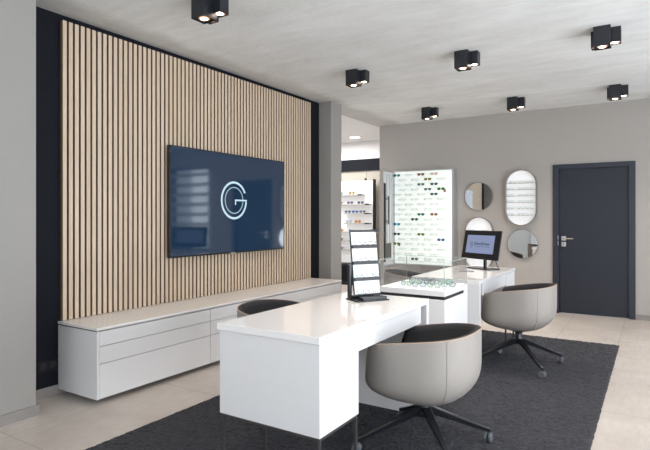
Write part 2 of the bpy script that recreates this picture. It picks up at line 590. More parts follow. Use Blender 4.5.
# ================================================================== RUG
def make_rug():
    x0, x1, y0, y1 = -2.66, -0.305, 1.25, 6.0
    nx, ny = 190, 380
    bm = bmesh.new()
    g = []
    rnd = random.Random(3)
    for j in range(ny + 1):
        row = []
        for i in range(nx + 1):
            u = x0 + (x1 - x0) * i / nx
            w = y0 + (y1 - y0) * j / ny
            e = i in (0, nx) or j in (0, ny)
            z = 0.011 if e else rnd.uniform(0.010, 0.0185)
            row.append(bm.verts.new((u + rnd.uniform(-.004, .004), w + rnd.uniform(-.004, .004), z)))
        g.append(row)
    for j in range(ny):
        for i in range(nx):
            bm.faces.new([g[j][i], g[j][i + 1], g[j + 1][i + 1], g[j + 1][i]])
    # skirt down to the floor
    ring = [g[0][i] for i in range(nx + 1)] + [g[j][nx] for j in range(1, ny + 1)] + \
           [g[ny][i] for i in range(nx - 1, -1, -1)] + [g[j][0] for j in range(ny - 1, 0, -1)]
    low = [bm.verts.new((q.co.x, q.co.y, 0.001)) for q in ring]
    for i in range(len(ring)):
        k = (i + 1) % len(ring)
        bm.faces.new([ring[i], low[i], low[k], ring[k]])
    bm.faces.new(low)
    me = bpy.data.meshes.new('rug')
    bm.to_mesh(me)
    bm.free()
    m = mat('rug_pile', (0.02, 0.02, 0.024), 0.9, spec=0.2)
    nt, b = nodes(m)
    v = mapping(nt, (1, 1, 1))
    a = ramp(nt, noise(nt, 7, mapping(nt, (1, 2.2, 1)), 8, 0.7), 0.35, 0.7)
    c2 = ramp(nt, noise(nt, 130, v, 4, 0.7), 0.3, 0.75)
    c = mix(nt, a, (0.003, 0.003, 0.004), (0.026, 0.027, 0.035))
    c = mix(nt, mathn(nt, 'MULTIPLY', c2, 0.5), c, (0.090, 0.092, 0.115))
    nt.links.new(c, b.inputs['Base Color'])
    b.inputs['Sheen Weight'].default_value = 0.12
    bp = nt.nodes.new('ShaderNodeBump')
    bp.inputs['Strength'].default_value = 0.8
    bp.inputs['Distance'].default_value = 0.01
    nt.links.new(c2, bp.inputs['Height'])
    nt.links.new(bp.outputs[0], b.inputs['Normal'])
    me.materials.append(m)
    o = bpy.data.objects.new('rug', me)
    COL.objects.link(o)
    tag(o, 'large charcoal black deep-pile rug under the desks', 'rug')


make_rug()
RUG = 0.019

# ================================================================== SLAT PANEL
sp = thing('slat_panel', 'light oak vertical slat cladding on the navy wall', 'wall panel', (WX, 2.2, 0.536))
box(0.001, 0.009, 2.203 - 2.2, 5.514 - 2.2, 0.0, 2.209).build('backing', mat('felt_backing', (0.012, 0.009, 0.008), 0.9), sp)
sl = MB()
for k in range(70):
    y = 2.211 + k * 0.04755
    if y + 0.034 < 5.52:
        sl.box(WX + 0.009, WX + 0.037, y, y + 0.0305, 0.536, 2.745)
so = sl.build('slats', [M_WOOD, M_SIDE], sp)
for p in so.data.polygons:      # oak on the faces, shade between slats painted into the darker edges
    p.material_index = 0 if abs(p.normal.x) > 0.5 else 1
so.location = (-WX, -2.2, -0.536)

# ================================================================== TV
tv = thing('television', 'large wall-mounted television showing a pale G logo on dark blue', 'television', (-3.62, 4.0, 1.436))
TVH, TVW = 0.503, 0.838
mb = MB()
t = 0.010
mb.box(-0.035, 0.0, -TVW, TVW, -TVH, TVH, bev=0.004)
mb.build('casing', M_TVB, tv)
box(0.0, 0.0015, -TVW + t, TVW - t, -TVH + 0.016, TVH - t).build('screen', M_SCR, tv)
box(-0.053, -0.035, -0.3, 0.3, -0.2, 0.2).build('wall_mount', M_BLK, tv)
box(0.0, 0.004, -0.055, -0.005 + 0.01, -TVH - 0.004, -TVH + 0.010).build('brand_plate', M_CHR, tv)


def arc(mb, cy, cz, r, w, a0, a1, x0, x1, seg=48):
    n0 = len(mb.bm.faces)
    pts = []
    for k in range(seg + 1):
        a = math.radians(a0 + (a1 - a0) * k / seg)
        ri, ro = r - w / 2, r + w / 2
        pts.append([mb.bm.verts.new((x_, cy + q * math.cos(a), cz + q * math.sin(a))) for x_ in (x0, x1) for q in (ri, ro)])
    for k in range(seg):
        A, B = pts[k], pts[k + 1]
        for i, j in ((0, 1), (1, 3), (3, 2), (2, 0)):
            mb.bm.faces.new([A[i], A[j], B[j], B[i]])
    mb._mark(n0)


lg = MB()
LY, LZ = -0.005, 0.033
arc(lg, LY, LZ, 0.182, 0.022, 26, 357, 0.0015, 0.0028)
lg.box(0.0015, 0.0028, LY + 0.012, LY + 0.193, LZ - 0.006, LZ + 0.010)
lg.box(0.0015, 0.0028, LY + 0.012, LY + 0.028, LZ - 0.045, LZ - 0.006)
lg.build('logo', M_LOGO, tv)
lg = MB()
arc(lg, LY, LZ, 0.132, 0.010, 5, 355, 0.0015, 0.0026)
lg.build('inner_logo_ring', M_LOGO2, tv)

# ================================================================== SIDEBOARD
CX = -3.235   # front plane of the drawer fronts


def cabinet_unit(y0, y1, label, end=False):
    t = thing('sideboard_cabinet', label, 'cabinet', (0, 0, 0), group='wall-hung sideboard units')
    box(-3.700, CX - 0.022, y0, y1, 0.038, 0.505, bev=0.001).build('carcass', M_LAQ, t)
    zs = [(0.040, 0.278), (0.282, 0.400), (0.404, 0.503)]
    ya, yb = y0 + (0.020 if end else 0.002), y1 - 0.002
    for z0, z1 in zs:
        box(CX - 0.020, CX, ya, yb, z0, z1, bev=0.0012).build('drawer_front', M_LAQ, t)
    if end:
        box(CX - 0.022, CX, y0, y0 + 0.018, 0.038, 0.505, bev=0.001).build('side_panel', M_LAQ, t)
    box(-3.69, CX - 0.035, y0 + 0.01, y1 - 0.002, 0.505, 0.514).build('shadow_gap', M_GAP, t)
    rebase(t, (-3.46, (y0 + y1) / 2, 0.038))
    return t


cabinet_unit(2.190, 3.272, 'nearer white wall-hung sideboard cabinet with three drawers', True)
cabinet_unit(3.274, 5.49, 'farther, longer white wall-hung drawer cabinet reaching the pillar')
cb = box(-3.700, CX + 0.002, 2.188, 5.495, 0.514, 0.533, bev=0.0015).build('worktop', M_CTOP)
tag(cb, 'long thin white top on the wall-hung sideboard cabinets', 'worktop')

# socket
sk = thing('wall_socket', 'black double wall socket low on the navy wall', 'socket', (WX, 2.119, 0.222))
box(0, 0.009, -0.075, 0.075, -0.040, 0.040, bev=0.002).build('cover_plate', M_SOCK, sk)
for s in (-1, 1):
    MB().lathe([(0.026, 0.0), (0.026, 0.003), (0.021, 0.003), (0.020, -0.004)], 20,
               M=Matrix.Translation((0.0095, s * 0.036, 0)) @ Matrix.Rotation(PI / 2, 4, 'Y')).build('socket_insert', M_BLK, sk)

# ================================================================== DESKS
def make_desk(yn, flip, label):
    """local y from 0 (cabinet end) to 1.30 (panel end); flip mirrors along y"""
    L = 1.30
    t = thing('consultation_desk', label, 'desk', (-1.837, yn, 0), group='white consultation desks')

    def bx(x0, x1, y0, y1, z0, z1, bev=0.0):
        if flip:
            y0, y1 = L - y1, L - y0
        return MB().box(x0, x1, y0, y1, z0, z1, bev=bev)
    Wd = 0.605
    bx(0, Wd, 0, L, 0.737, 0.770, 0.0018).build('tabletop', M_TOP, t)
    bx(0.012, Wd - 0.003, 0.008, 0.362, 0.325, 0.7345, 0.0015).build('cabinet', M_LAQ, t)
    bx(0.03, Wd - 0.008, 0.364, 1.185, 0.630, 0.7345, 0.0015).build('apron_drawer', M_LAQ, t)
    bx(0.04, Wd - 0.015, 0.02, 1.18, 0.7345, 0.737).build('shadow_gap', M_GAP, t)
    bx(0.0, Wd, 1.262, L, RUG, 0.7365, 0.0015).build('end_panel', M_LAQ, t)
    fr = MB()
    q = 0.014
    x0, x1, y0, y1 = 0.02, Wd - 0.006, 0.012, 0.355
    if flip:
        y0, y1 = L - y1, L - y0
    fr.box(x0, x1, y0, y0 + q, 0.311, 0.325).box(x0, x1, y1 - q, y1, 0.311, 0.325)
    fr.box(x0, x0 + q, y0 + q, y1 - q, 0.311, 0.325).box(x1 - q, x1, y0 + q, y1 - q, 0.311, 0.325)
    fr.build('base_frame', M_FRAME, t)
    for xx in (x0, x1 - q):
        for y_ in (y0, y1 - q):
            box(xx, xx + q, y_, y_ + q, RUG, 0.311).build('leg', M_FRAME, t)
    return t


make_desk(1.902, False, 'nearest glossy white desk with cabinet on thin black legs')
make_desk(4.352, True, 'farther white desk carrying the computer screen near the mirrors')

# ================================================================== CHAIRS
def chair_R(phi):
    """plan radius; phi=0 is the back (+x), pi is the front opening (-x)"""
    a = 0.298
    n = 2.45 + 0.5 * (0.5 - 0.5 * math.cos(phi))
    c, s = abs(math.cos(phi)), abs(math.sin(phi))
    return a / ((c ** n + s ** n) ** (1 / n))


def rim_z(phi):
    p = abs(math.atan2(math.sin(phi), math.cos(phi)))
    p = math.degrees(p)
    z = 0.694 - 0.092 * max(0, min(1, p / 140)) ** 1.7
    if p > 129:
        tt = min(1, (p - 129) / 16)
        tt = tt * tt * (3 - 2 * tt)
        z = z + (0.405 - z) * tt
    return z


def make_chair(label):
    t = thing('tub_chair', label, 'chair', (-1.083, 2.74, 0), group='taupe swivel tub chairs')
    ZB = 0.292
    N = 96
    K = 16

    def prof(phi, off, zb, hc_scale=1.0):
        back = 0.5 + 0.5 * math.cos(phi)
        hc = (0.085 + 0.15 * back) * hc_scale
        n = 2.9 - 0.45 * back
        R = chair_R(phi) - off
        zt = rim_z(phi)
        pts = []
        for k in range(K + 1):
            s = k / K
            # first half: bottom rounding, then straight up
            if s < 0.7:
                a = (s / 0.7) * PI / 2
                x = abs(math.sin(a)) ** (2 / n)
                z = 1 - abs(math.cos(a)) ** (2 / n)
                r = R * (0.0 + x)
                zz = zb + min(hc, zt - zb) * z
            else:
                f = (s - 0.7) / 0.3
                r = R
                zz = zb + min(hc, zt - zb) + (zt - zb - min(hc, zt - zb)) * f
            lift = 0.045 * (0.5 - 0.5 * math.cos(phi)) ** 2 * (r / R) ** 1.5 * max(0, 1 - (zz - zb) / 0.25)
            pts.append((r, zz + lift))
        return pts

    # outer + rim + inner as separate parts
    def grid(fn, name, m):
        bm = bmesh.new()
        cols = []
        for i in range(N):
            phi = 2 * PI * i / N
            cols.append([bm.verts.new((r * math.cos(phi), r * math.sin(phi), z)) for r, z in fn(phi)])
        for i in range(N):
            A, B = cols[i], cols[(i + 1) % N]
            for k in range(len(A) - 1):
                bm.faces.new([A[k], B[k], B[k + 1], A[k + 1]])
        bmesh.ops.remove_doubles(bm, verts=bm.verts, dist=0.0005)
        bmesh.ops.recalc_face_normals(bm, faces=bm.faces)
        me = bpy.data.meshes.new(name)
        bm.to_mesh(me)
        bm.free()
        for p in me.polygons:
            p.use_smooth = True
        me.materials.append(m)
        o = bpy.data.objects.new(name, me)
        COL.objects.link(o)
        o.parent = t
        return o

    TH = 0.034

    def outer(phi):
        p = prof(phi, 0, ZB)
        p[0] = (0.0, ZB)
        return p

    def inner(phi):
        zt = rim_z(phi)
        R = chair_R(phi)
        return [(R - 0.004, zt + 0.003), (R - TH * 0.55, zt + 0.006), (R - TH, zt - 0.004), (R - TH - 0.005, max(0.40, zt - 0.03)), (R - TH - 0.022, 0.385), (0.0, 0.375)]
    grid(outer, 'shell', M_LEATH)
    grid(inner, 'inner_lining', M_DFAB)
    # seat cushion
    def cush(phi):
        R = chair_R(phi) - TH - 0.020
        return [(0, 0.376), (R - 0.02, 0.376), (R - 0.004, 0.392), (R - 0.004, 0.425), (R - 0.025, 0.442), (R * 0.6, 0.450), (0, 0.452)]
    grid(cush, 'seat', M_DFAB)
    # piping round the rim
    pp = MB()
    pp.tube([((chair_R(a) - 0.002) * math.cos(a), (chair_R(a) - 0.002) * math.sin(a), rim_z(a) + 0.002)
             for a in [2 * PI * i / 120 for i in range(120)]], 0.0032, 6, closed=True)
    pp.build('piping', M_PIPE, t, True)
    for s in (-1, 1):
        a = s * math.radians(48)
        sm = MB()
        ps = prof(a, 0, ZB)[3:]
        sm.tube([(r * math.cos(a) * 1.001, r * math.sin(a) * 1.001, z) for r, z in ps], 0.0020, 5)
        sm.build('seam', M_SEAM, t, True)
    # column and four-star base
    MB().lathe([(0.032, 0.195), (0.040, 0.215), (0.030, 0.235), (0.030, 0.270), (0.060, 0.286), (0.100, 0.292), (0.100, 0.297)], 20).build('column', M_BASE, t, True)
    for k in range(4):
        a = math.radians(43 + 90 * k)
        ca, sa = math.cos(a), math.sin(a)
        lm = MB()
        n0 = 0
        secs = []
        for d, zt, th, w in [(0.0, 0.246, 0.045, 0.030), (0.05, 0.240, 0.040, 0.027), (0.14, 0.200, 0.032, 0.021), (0.26, 0.148, 0.026, 0.017), (0.365, 0.104, 0.022, 0.014), (0.395, 0.092, 0.020, 0.012)]:
            ring = []
            for uu, vv in ((-w, 0), (-w * 0.75, 0.006), (w * 0.75, 0.006), (w, 0), (w * 0.55, -th), (-w * 0.55, -th)):
                ring.append(lm.bm.verts.new((d * ca - uu * sa, d * sa + uu * ca, zt + vv)))
            secs.append(ring)
        for A, B in zip(secs, secs[1:]):
            for q in range(6):
                lm.bm.faces.new([A[q], A[(q + 1) % 6], B[(q + 1) % 6], B[q]])
        lm.bm.faces.new(secs[0])
        lm.bm.faces.new(secs[-1][::-1])
        leg = lm.build('leg', M_BASE, t)
        # caster
        cm = MB()
        R_ = 0.027
        Mx = Matrix.Translation((0.385 * ca, 0.385 * sa, RUG + R_)) @ Matrix.Rotation(a + 0.8 + k, 4, 'Z')
        for s in (-1, 1):
            cm.lathe([(0.010, 0.0), (R_ - 0.004, 0.0), (R_, 0.003), (R_, 0.014), (R_ - 0.004, 0.017), (0.008, 0.014)], 22,
                     M=Mx @ Matrix.Translation((0, s * 0.013 - 0.0085, 0)) @ Matrix.Rotation(-PI / 2, 4, 'X'))
        cm.tube([(0.385 * ca, 0.385 * sa, RUG + R_), (0.385 * ca, 0.385 * sa, 0.090)], 0.007, 8)
        cm.build('caster', M_CAST, leg, True)
    return t


ch = make_chair('taupe leather tub chair tucked under the nearest desk, foreground')
specs = [((-1.00, 4.73, 0), -0.07, 'taupe leather tub chair at the right side of the farther desk'),
         ((-2.14, 2.87, 0), PI, 'tub chair behind the nearest desk, only its dark rim showing'),
         ((-2.33, 5.50, 0), PI + 0.3, 'tub chair behind the farther desk, mostly hidden by the glass case')]
for loc, rz, lab in specs:
    c_ = copy_tree(ch)
    c_.location = loc
    c_.rotation_euler = (0, 0, rz)
    c_['label'] = lab
    if loc[1] == 4.73:      # its gas lift is set a little higher
        for q in kids(c_):
            if not q.name.startswith(('leg', 'column')):
                q.location.z += 0.032
            if q.name.startswith('column'):
                q.scale.z = 1.115
                q.location.z -= 0.002

# ================================================================== EYEGLASSES
def glasses_mesh(name, frame, lens, w=0.13, depth=0.05, hgt=0.036, wire=0.0018, ang=0.0, seg=14):
    """front faces -y at y=0, temples run to +y; bottom of the rims at z=0"""
    mb = MB()
    cx_ = w * 0.27
    ry = hgt / 2
    rx = w * 0.21

    def rim(sx):
        return [(sx * cx_ + rx * math.copysign(abs(math.cos(a)) ** 0.8, math.cos(a)), 0, ry + ry * math.copysign(abs(math.sin(a)) ** 0.8, math.sin(a)))
                for a in [2 * PI * k / seg for k in range(seg)]]
    for s in (-1, 1):
        mb.tube(rim(s), wire, 5, closed=True)
    mb.tube([(-cx_ + rx, 0, ry * 1.3), (0, 0, ry * 1.6), (cx_ - rx, 0, ry * 1.3)], wire, 5)
    for s in (-1, 1):
        xo = s * (cx_ + rx)
        mb.tube([(xo, 0, ry * 1.4), (xo + s * 0.004, 0.006, ry * 1.4), (xo + s * 0.004, depth * 0.8, ry * 1.35), (xo + s * 0.003, depth, ry * 1.1)], wire, 5)
    mb.mi = 1
    for s in (-1, 1):
        mb.bm.faces.ensure_lookup_table()
        n0 = len(mb.bm.faces)
        mb.bm.faces.new([mb.bm.verts.new(p) for p in rim(s)])
        mb._mark(n0)
    me = mb.build(name, [frame, lens])
    for p in me.data.polygons:
        p.use_smooth = True
    return me


def put(o, loc, rz=0.0, rx=0.0, label=None, group=None, cat='eyeglasses'):
    o.location = loc
    o.rotation_euler = (rx, 0, rz)
    tag(o, label, cat, group)
    return o


def dupe(o):
    c = o.copy()
    COL.objects.link(c)
    return c


# ---- tall backlit board
BYF = 7.55
bd = thing('display_board', 'tall backlit white board hung with rows of eyeglasses', 'display board', (0, 0, 0))
BX0, BX1, BZ0, BZ1 = -3.470, -2.545, 0.580, 2.010
box(BX0, BX1, BYF, BYF + 0.012, BZ0, BZ1).build('light_panel', M_LIT, bd)
fm = MB()
fm.box(BX1, BX1 + 0.03, BYF - 0.004, BY, BZ0 - 0.02, BZ1 + 0.02).box(BX0 - 0.02, BX0, BYF - 0.004, BY, BZ0 - 0.02, BZ1 + 0.02)
fm.box(BX0, BX1, BYF - 0.004, BY, BZ1, BZ1 + 0.02).box(BX0, BX1, BYF - 0.004, BY, BZ0 - 0.02, BZ0)
fm.build('frame', M_ALU, bd)
box(BX0, BX1, BYF + 0.012, BY, BZ0, BZ1).build('housing', M_LAQ, bd)
even = [-3.415, -3.221, -3.016, -2.808]
odd = [-3.330, -3.119, -2.908, -2.698]
peg = None
rows = []
for r in range(18):
    z = 1.955 - r * 0.0762
    for x in (even if r % 2 == 0 else odd):
        rows.append((r, x, z - 0.018))
        if peg is None:
            peg = box(-0.006, 0.006, -0.052, 0, -0.0230, -0.0205).build('peg', M_LENS, bd)
        else:
            peg = peg.copy()
            COL.objects.link(peg)
        peg.location = (x, BYF, z)
rebase(bd, ((BX0 + BX1) / 2, BY, BZ0))

g_clear = glasses_mesh('eyeglasses', M_PALEW, M_LENS, 0.120, 0.046, 0.034, 0.0015)
g_wire = glasses_mesh('eyeglasses', M_WIRE, M_LENS, 0.120, 0.046, 0.034, 0.0015)
TINTS = {
    'brown': (0.20, 0.09, 0.05), 'olive': (0.20, 0.16, 0.03), 'slate': (0.10, 0.15, 0.17), 'dark slate': (0.05, 0.08, 0.09),
    'leaf green': (0.03, 0.14, 0.04), 'teal': (0.03, 0.14, 0.13), 'dark green': (0.02, 0.07, 0.04), 'pale pink': (0.55, 0.40, 0.36),
    'olive green': (0.10, 0.17, 0.04), 'blue': (0.05, 0.11, 0.22), 'blue teal': (0.02, 0.20, 0.32), 'charcoal': (0.04, 0.04, 0.05),
}
tint_m = {k: tint('lens_' + k.replace(' ', '_'), tuple(min(1, q * 1.6) for q in v)) for k, v in TINTS.items()}
g_tint = {}
special = {  # (row, column) -> tint, where it hangs
    (0, 0): ('teal', 'top row at the left edge'), (0, 2): ('brown', 'top row above the olive pair'), (0, 3): ('pale pink', 'top row at the right'),
    (1, 2): ('olive', 'second row'), (2, 2): ('slate', 'third row, left of its neighbour'), (2, 3): ('dark slate', 'third row at the right'),
    (3, 2): ('slate', 'fourth row beside the green pair'), (3, 3): ('leaf green', 'fourth row at the right edge'), (4, 3): ('dark slate', 'fifth row below the green pair'),
    (8, 2): ('teal', 'middle row of the board'), (8, 3): ('brown', 'middle row at the right'), (9, 1): ('dark green', 'just below the middle'),
    (10, 0): ('blue teal', 'left edge below the middle'), (12, 0): ('charcoal', 'left edge, lower half'), (12, 2): ('olive green', 'lower half at centre'),
    (13, 3): ('blue', 'right edge, lower half'), (14, 0): ('olive green', 'left edge with a red tag near it'), (17, 1): ('dark green', 'lowest row of the board'),
}
rnd = random.Random(11)
first_used = {'c': False, 'w': False}
for r, x, z in rows:
    cols = even if r % 2 == 0 else odd
    key = (r, cols.index(x))
    if key in special:
        tn, where = special[key]
        if tn not in g_tint:
            o = g_tint[tn] = glasses_mesh('sunglasses', mat('rim_' + tn.replace(' ', '_'), tuple(q * 0.5 for q in TINTS[tn]), 0.3), tint_m[tn], 0.116, 0.046, 0.037, 0.0022)
        else:
            o = dupe(g_tint[tn])
        put(o, (x, BYF - 0.0475, z), label='%s tinted sunglasses on the lit board, %s' % (tn, where), cat='sunglasses', group='tinted sunglasses on the lit board')
    else:
        if rnd.random() < 0.6:
            o = g_clear if not first_used['c'] else dupe(g_clear)
            first_used['c'] = True
            lab = 'pale fine-rimmed eyeglasses hanging on the tall lit board'
            gr = 'pale clear eyeglasses on the lit board'
        else:
            o = g_wire if not first_used['w'] else dupe(g_wire)
            first_used['w'] = True
            lab = 'grey wire-rimmed clear eyeglasses hanging on the tall lit board'
            gr = 'grey wire eyeglasses on the lit board'
        put(o, (x, BYF - 0.0475, z), label=lab, group=gr)
# two little red tags
for i, (x, z, lab) in enumerate([(-2.655, 1.700, 'small red price tag below the green sunglasses, upper right of the board'), (-3.392, 0.872, 'small red tag at the lower left of the lit board')]):
    tg = box(x - 0.017, x + 0.017, BYF - 0.005, BYF, z - 0.02, z + 0.017, bev=0.002).build('price_tag', mat('red_tag', (0.30, 0.04, 0.03), 0.5))
    tag(tg, lab, 'tag')

# ---- mirrored leaf at the left of the board; its reflections built as coloured parts
lf = thing('mirror_leaf', 'tall narrow mirrored leaf left of the lit board, its reflections built in white and black', 'panel', (-3.500, 7.18, 0))
box(0, 0.012, 0.0, 0.362, 0.535, 2.0, bev=0.001).build('mirror_panel', M_LAQ, lf)  # white lacquer stands in for window light reflected in the mirror
box(0.0, 0.016, -0.006, 0.0, 0.53, 2.003).build('edge_trim', M_ALU, lf)
box(0.012, 0.030, 0.012, 0.050, 0.62, 1.82).build('reflected_post', M_BLK, lf)
bh = MB()
bh.tube([(0.03, 0.115, 1.20), (0.045, 0.115, 1.20), (0.045, 0.115, 1.62), (0.03, 0.115, 1.62)], 0.010, 8)
bh.box(0.012, 0.03, 0.04, 0.12, 1.575, 1.590).box(0.012, 0.03, 0.04, 0.12, 1.235, 1.250)
bh.build('reflected_handle', M_BLK, lf)
box(0.012, 0.018, 0.05, 0.27, 0.66, 0.90).build('reflected_grey_patch', mat('reflected_grey', (0.12, 0.115, 0.10), 0.7), lf)
box(0.012, 0.05, 0.0, 0.36, 0.535, 0.575, bev=0.004).build('bottom_rail', M_ALU, lf)
for yy_ in (0.10, 0.20, 0.29):
    box(0.012, 0.022, yy_, yy_ + 0.022, 0.90, 1.97).build('reflected_strip', M_ALU, lf)

# ================================================================== WALL MIRRORS / STADIUM SHELVES
def wall_mirror(x, z, r, label):
    t = thing('round_mirror', label, 'mirror', (x, BY, z))
    Mx = Matrix.Rotation(PI / 2, 4, 'X')
    MB().lathe([(r, 0.0), (r, 0.022), (r - 0.008, 0.024), (r - 0.008, 0.021)], 56, M=Mx).build('frame', M_TAUPE, t, True)
    MB().lathe([(r - 0.009, 0.014), (r - 0.009, 0.0225)], 56, M=Mx).build('mirror_glass', M_MIRR, t)


wall_mirror(-2.191, 1.607, 0.210, 'round wall mirror, upper left, above the computer screen')
wall_mirror(-1.577, 0.925, 0.210, 'round wall mirror, lower right, below the lit oval shelf')


def stadium(cx_, z0, z1, hw, n=18):
    pts = []
    for k in range(n + 1):
        a = PI * k / n
        pts.append((cx_ + hw * math.cos(a), z1 - hw + hw * math.sin(a)))
    for k in range(n + 1):
        a = PI + PI * k / n
        pts.append((cx_ + hw * math.cos(a), z0 + hw + hw * math.sin(a)))
    return pts


def stadium_shelf(x, z0, z1, hw, label, zs):
    t = thing('oval_display_shelf', label, 'display shelf', (x, BY, 0))
    fm = MB()
    A, B = stadium(0, z0, z1, hw), stadium(0, z0 + 0.012, z1 - 0.012, hw - 0.012)
    n0 = 0
    q = [[fm.bm.verts.new((p[0], y, p[1])) for p in P] for P, y in ((A, 0), (A, -0.075), (B, -0.075), (B, 0))]
    n = len(A)
    for a_, b_ in zip(q, q[1:] + q[:1]):
        for i in range(n):
            fm.bm.faces.new([a_[i], a_[(i + 1) % n], b_[(i + 1) % n], b_[i]])
    fm.build('frame', M_TAUPE, t)
    MB().prism(B, -0.012, -0.002).build('light_panel', M_LITW, t)
    for z in zs:
        # clip shelf length to the outline
        if z > z1 - hw:
            w = math.sqrt(max(0, hw ** 2 - (z - (z1 - hw)) ** 2))
        elif z < z0 + hw:
            w = math.sqrt(max(0, hw ** 2 - (z0 + hw - z) ** 2))
        else:
            w = hw
        w -= 0.013
        box(-w, w, -0.070, -0.012, z - 0.003, z + 0.003).build('shelf', M_SHELF, t)
    return t


ZS = [1.779 - k * 0.0905 for k in range(6)]
stadium_shelf(-1.594, 1.180, 1.972, 0.212, 'backlit oval wall shelf with six rows of glasses', ZS)
stadium_shelf(-2.183, 0.520, 1.306, 0.208, 'backlit oval wall shelf behind the computer screen', [1.09, 1.0, 0.91, 0.82, 0.73])
g_tiny = glasses_mesh('eyeglasses', mat('dim_wire', (0.25, 0.26, 0.28), 0.4), M_LENS, 0.10, 0.035, 0.028, 0.0012)
fu = False
names = ['top', 'second', 'third', 'fourth', 'fifth', 'lowest']
for i, z in enumerate(ZS):
    for x in (-1.735, -1.585, -1.475):
        o = dupe(g_tiny) if fu else g_tiny
        fu = True
        if i == 0:
            x = {-1.735: -1.70}.get(x, x)
        put(o, (x, BY - 0.058, z + 0.0042), label='clear wire eyeglasses on the %s row of the lit oval shelf' % names[i], group='eyeglasses on the %s row of the oval shelf' % names[i])
for x in (-2.29, -2.09):
    put(dupe(g_tiny), (x, BY - 0.058, 1.0942), label='clear wire eyeglasses on the oval shelf behind the computer screen', group='eyeglasses on the oval shelf behind the screen')

# ================================================================== SPOT LAMPS
def spot_cluster(x, y, label):
    t = thing('ceiling_spotlight', label, 'ceiling lamp', (x, y, CEIL), group='black cube ceiling spotlights')
    for k, (dx_, dy_, s, hh) in enumerate([(0.0, 0.0, 0.060, 0.156), (0.085, 0.062, 0.042, 0.118), (-0.042, 0.095, 0.044, 0.128)]):
        hm = MB()
        # open-bottomed square housing
        w = s
        hm.box(dx_ - w, dx_ + w, dy_ - w, dy_ + w, -hh + 0.012, 0)
        for a in (-1, 1):
            hm.box(dx_ + a * w - (0.004 if a > 0 else 0), dx_ + a * w + (0.004 if a < 0 else 0), dy_ - w, dy_ + w, -hh, -hh + 0.012)
            hm.box(dx_ - w + 0.004, dx_ + w - 0.004, dy_ + a * w - (0.004 if a > 0 else 0), dy_ + a * w + (0.004 if a < 0 else 0), -hh, -hh + 0.012)
        hb = hm.build('housing', M_LAMP, t)
        MB().lathe([(0.036, -hh + 0.006), (0.036, -hh + 0.012)], 24, M=Matrix.Translation((dx_, dy_, 0))).build('reflector', M_REFL, hb)
        MB().lathe([(0.014, -hh + 0.000), (0.022, -hh + 0.003), (0.023, -hh + 0.006)], 20, M=Matrix.Translation((dx_, dy_, 0))).build('bulb', M_BULB, hb)
    return t


def spot_light(x, y, p=24):
    l = bpy.data.lights.new('lamp_light', 'SPOT')
    l.energy = p
    l.spot_size = math.radians(105)
    l.spot_blend = 1.0
    l.color = (1.0, 0.86, 0.75)
    l.shadow_soft_size = 0.04
    o = bpy.data.objects.new('lamp_light', l)
    COL.objects.link(o)
    return o


LX = [-2.60, -1.470, -0.352]
LYs = [2.64, 4.66, 6.77]
nm = {(0, 0): 'black cube ceiling spotlight at the top left, above the television end', (1, 0): 'black cube ceiling spotlight left of centre, in front of the pillar',
      (1, 1): 'black cube ceiling spotlight at the middle of the ceiling', (1, 2): 'largest right-hand black cube ceiling spotlight, nearest on the right',
      (2, 0): 'black cube ceiling spotlight above the lit glasses board', (2, 1): 'black cube ceiling spotlight above the oval shelf', (2, 2): 'black cube ceiling spotlight above the navy door'}
proto = None
for j, i in nm:
    if proto is None:
        o = proto = spot_cluster(LX[i] + 0.010, LYs[j] - 0.08, nm[(j, i)])
    else:
        o = copy_tree(proto)
        o.location = (LX[i] - (0.03 if j == 2 else 0), LYs[j], CEIL)
        o['label'] = nm[(j, i)]
    s = spot_light(0, 0, 44 if i == 0 else 24)
    s.parent = o
    s.location = (0.02, 0, -0.16)
# the row nearest the camera, above the picture
for x, w in ((LX[1], 'above the nearest desk, out of the picture'), (LX[2], 'to the right of the nearest desk, out of the picture')):
    o = copy_tree(proto)
    o.location = (x, LYs[0], CEIL)
    o['label'] = 'black cube ceiling spotlight ' + w
    s = spot_light(0, 0)
    s.parent = o
    s.location = (0.02, 0, -0.16)
# recessed downlight in the side room
dl = thing('recessed_downlight', 'round recessed downlight in the white side-room ceiling', 'ceiling lamp', (-4.705, 8.485, CEIL))
MB().lathe([(0.12, -0.008), (0.12, 0.001), (0.10, 0.001), (0.10, -0.010)], 32, cap=False).build('trim_ring', M_WHITEW, dl, True)
MB().lathe([(0.10, -0.004), (0.10, 0.001)], 32).build('diffuser', M_DL, dl)

# ================================================================== VITRINE
vt = thing('display_case', 'white pedestal display case with glass hood between the desks', 'display case', (0, 0, 0))
VX0, VX1, VY0, VY1 = -1.735, -1.225, 3.480, 4.000
box(VX0 + 0.004, VX1, VY0, VY1, RUG, 0.722, bev=0.0015).build('pedestal', M_LAQ, vt)
box(VX0 + 0.01, VX1 - 0.004, VY0 + 0.004, VY1 - 0.09, 0.722, 0.745).build('shadow_gap', M_BLK, vt)
box(VX0 + 0.01, VX1, VY1 - 0.09, VY1, 0.722, 0.745).build('spacer', M_LAQ, vt)
tr = MB().box(VX0 - 0.0, VX1, VY0, VY1, 0.745, 0.782, bev=0.0015)
tr.build('tray', M_LAQ, vt)
box(VX0 + 0.02, VX1 - 0.02, VY0 + 0.02, VY1 - 0.02, 0.782, 0.786).build('lit_plate', M_LITW, vt)
gp = MB()
e = 0.006
GX0, GX1, GY0, GY1, GZ0, GZ1 = VX0 + 0.006, VX1 - 0.004, VY0 + 0.004, VY1 - 0.004, 0.787, 0.975
gp.box(GX0, GX1, GY0, GY0 + e, GZ0, GZ1).box(GX0, GX1, GY1 - e, GY1, GZ0, GZ1)
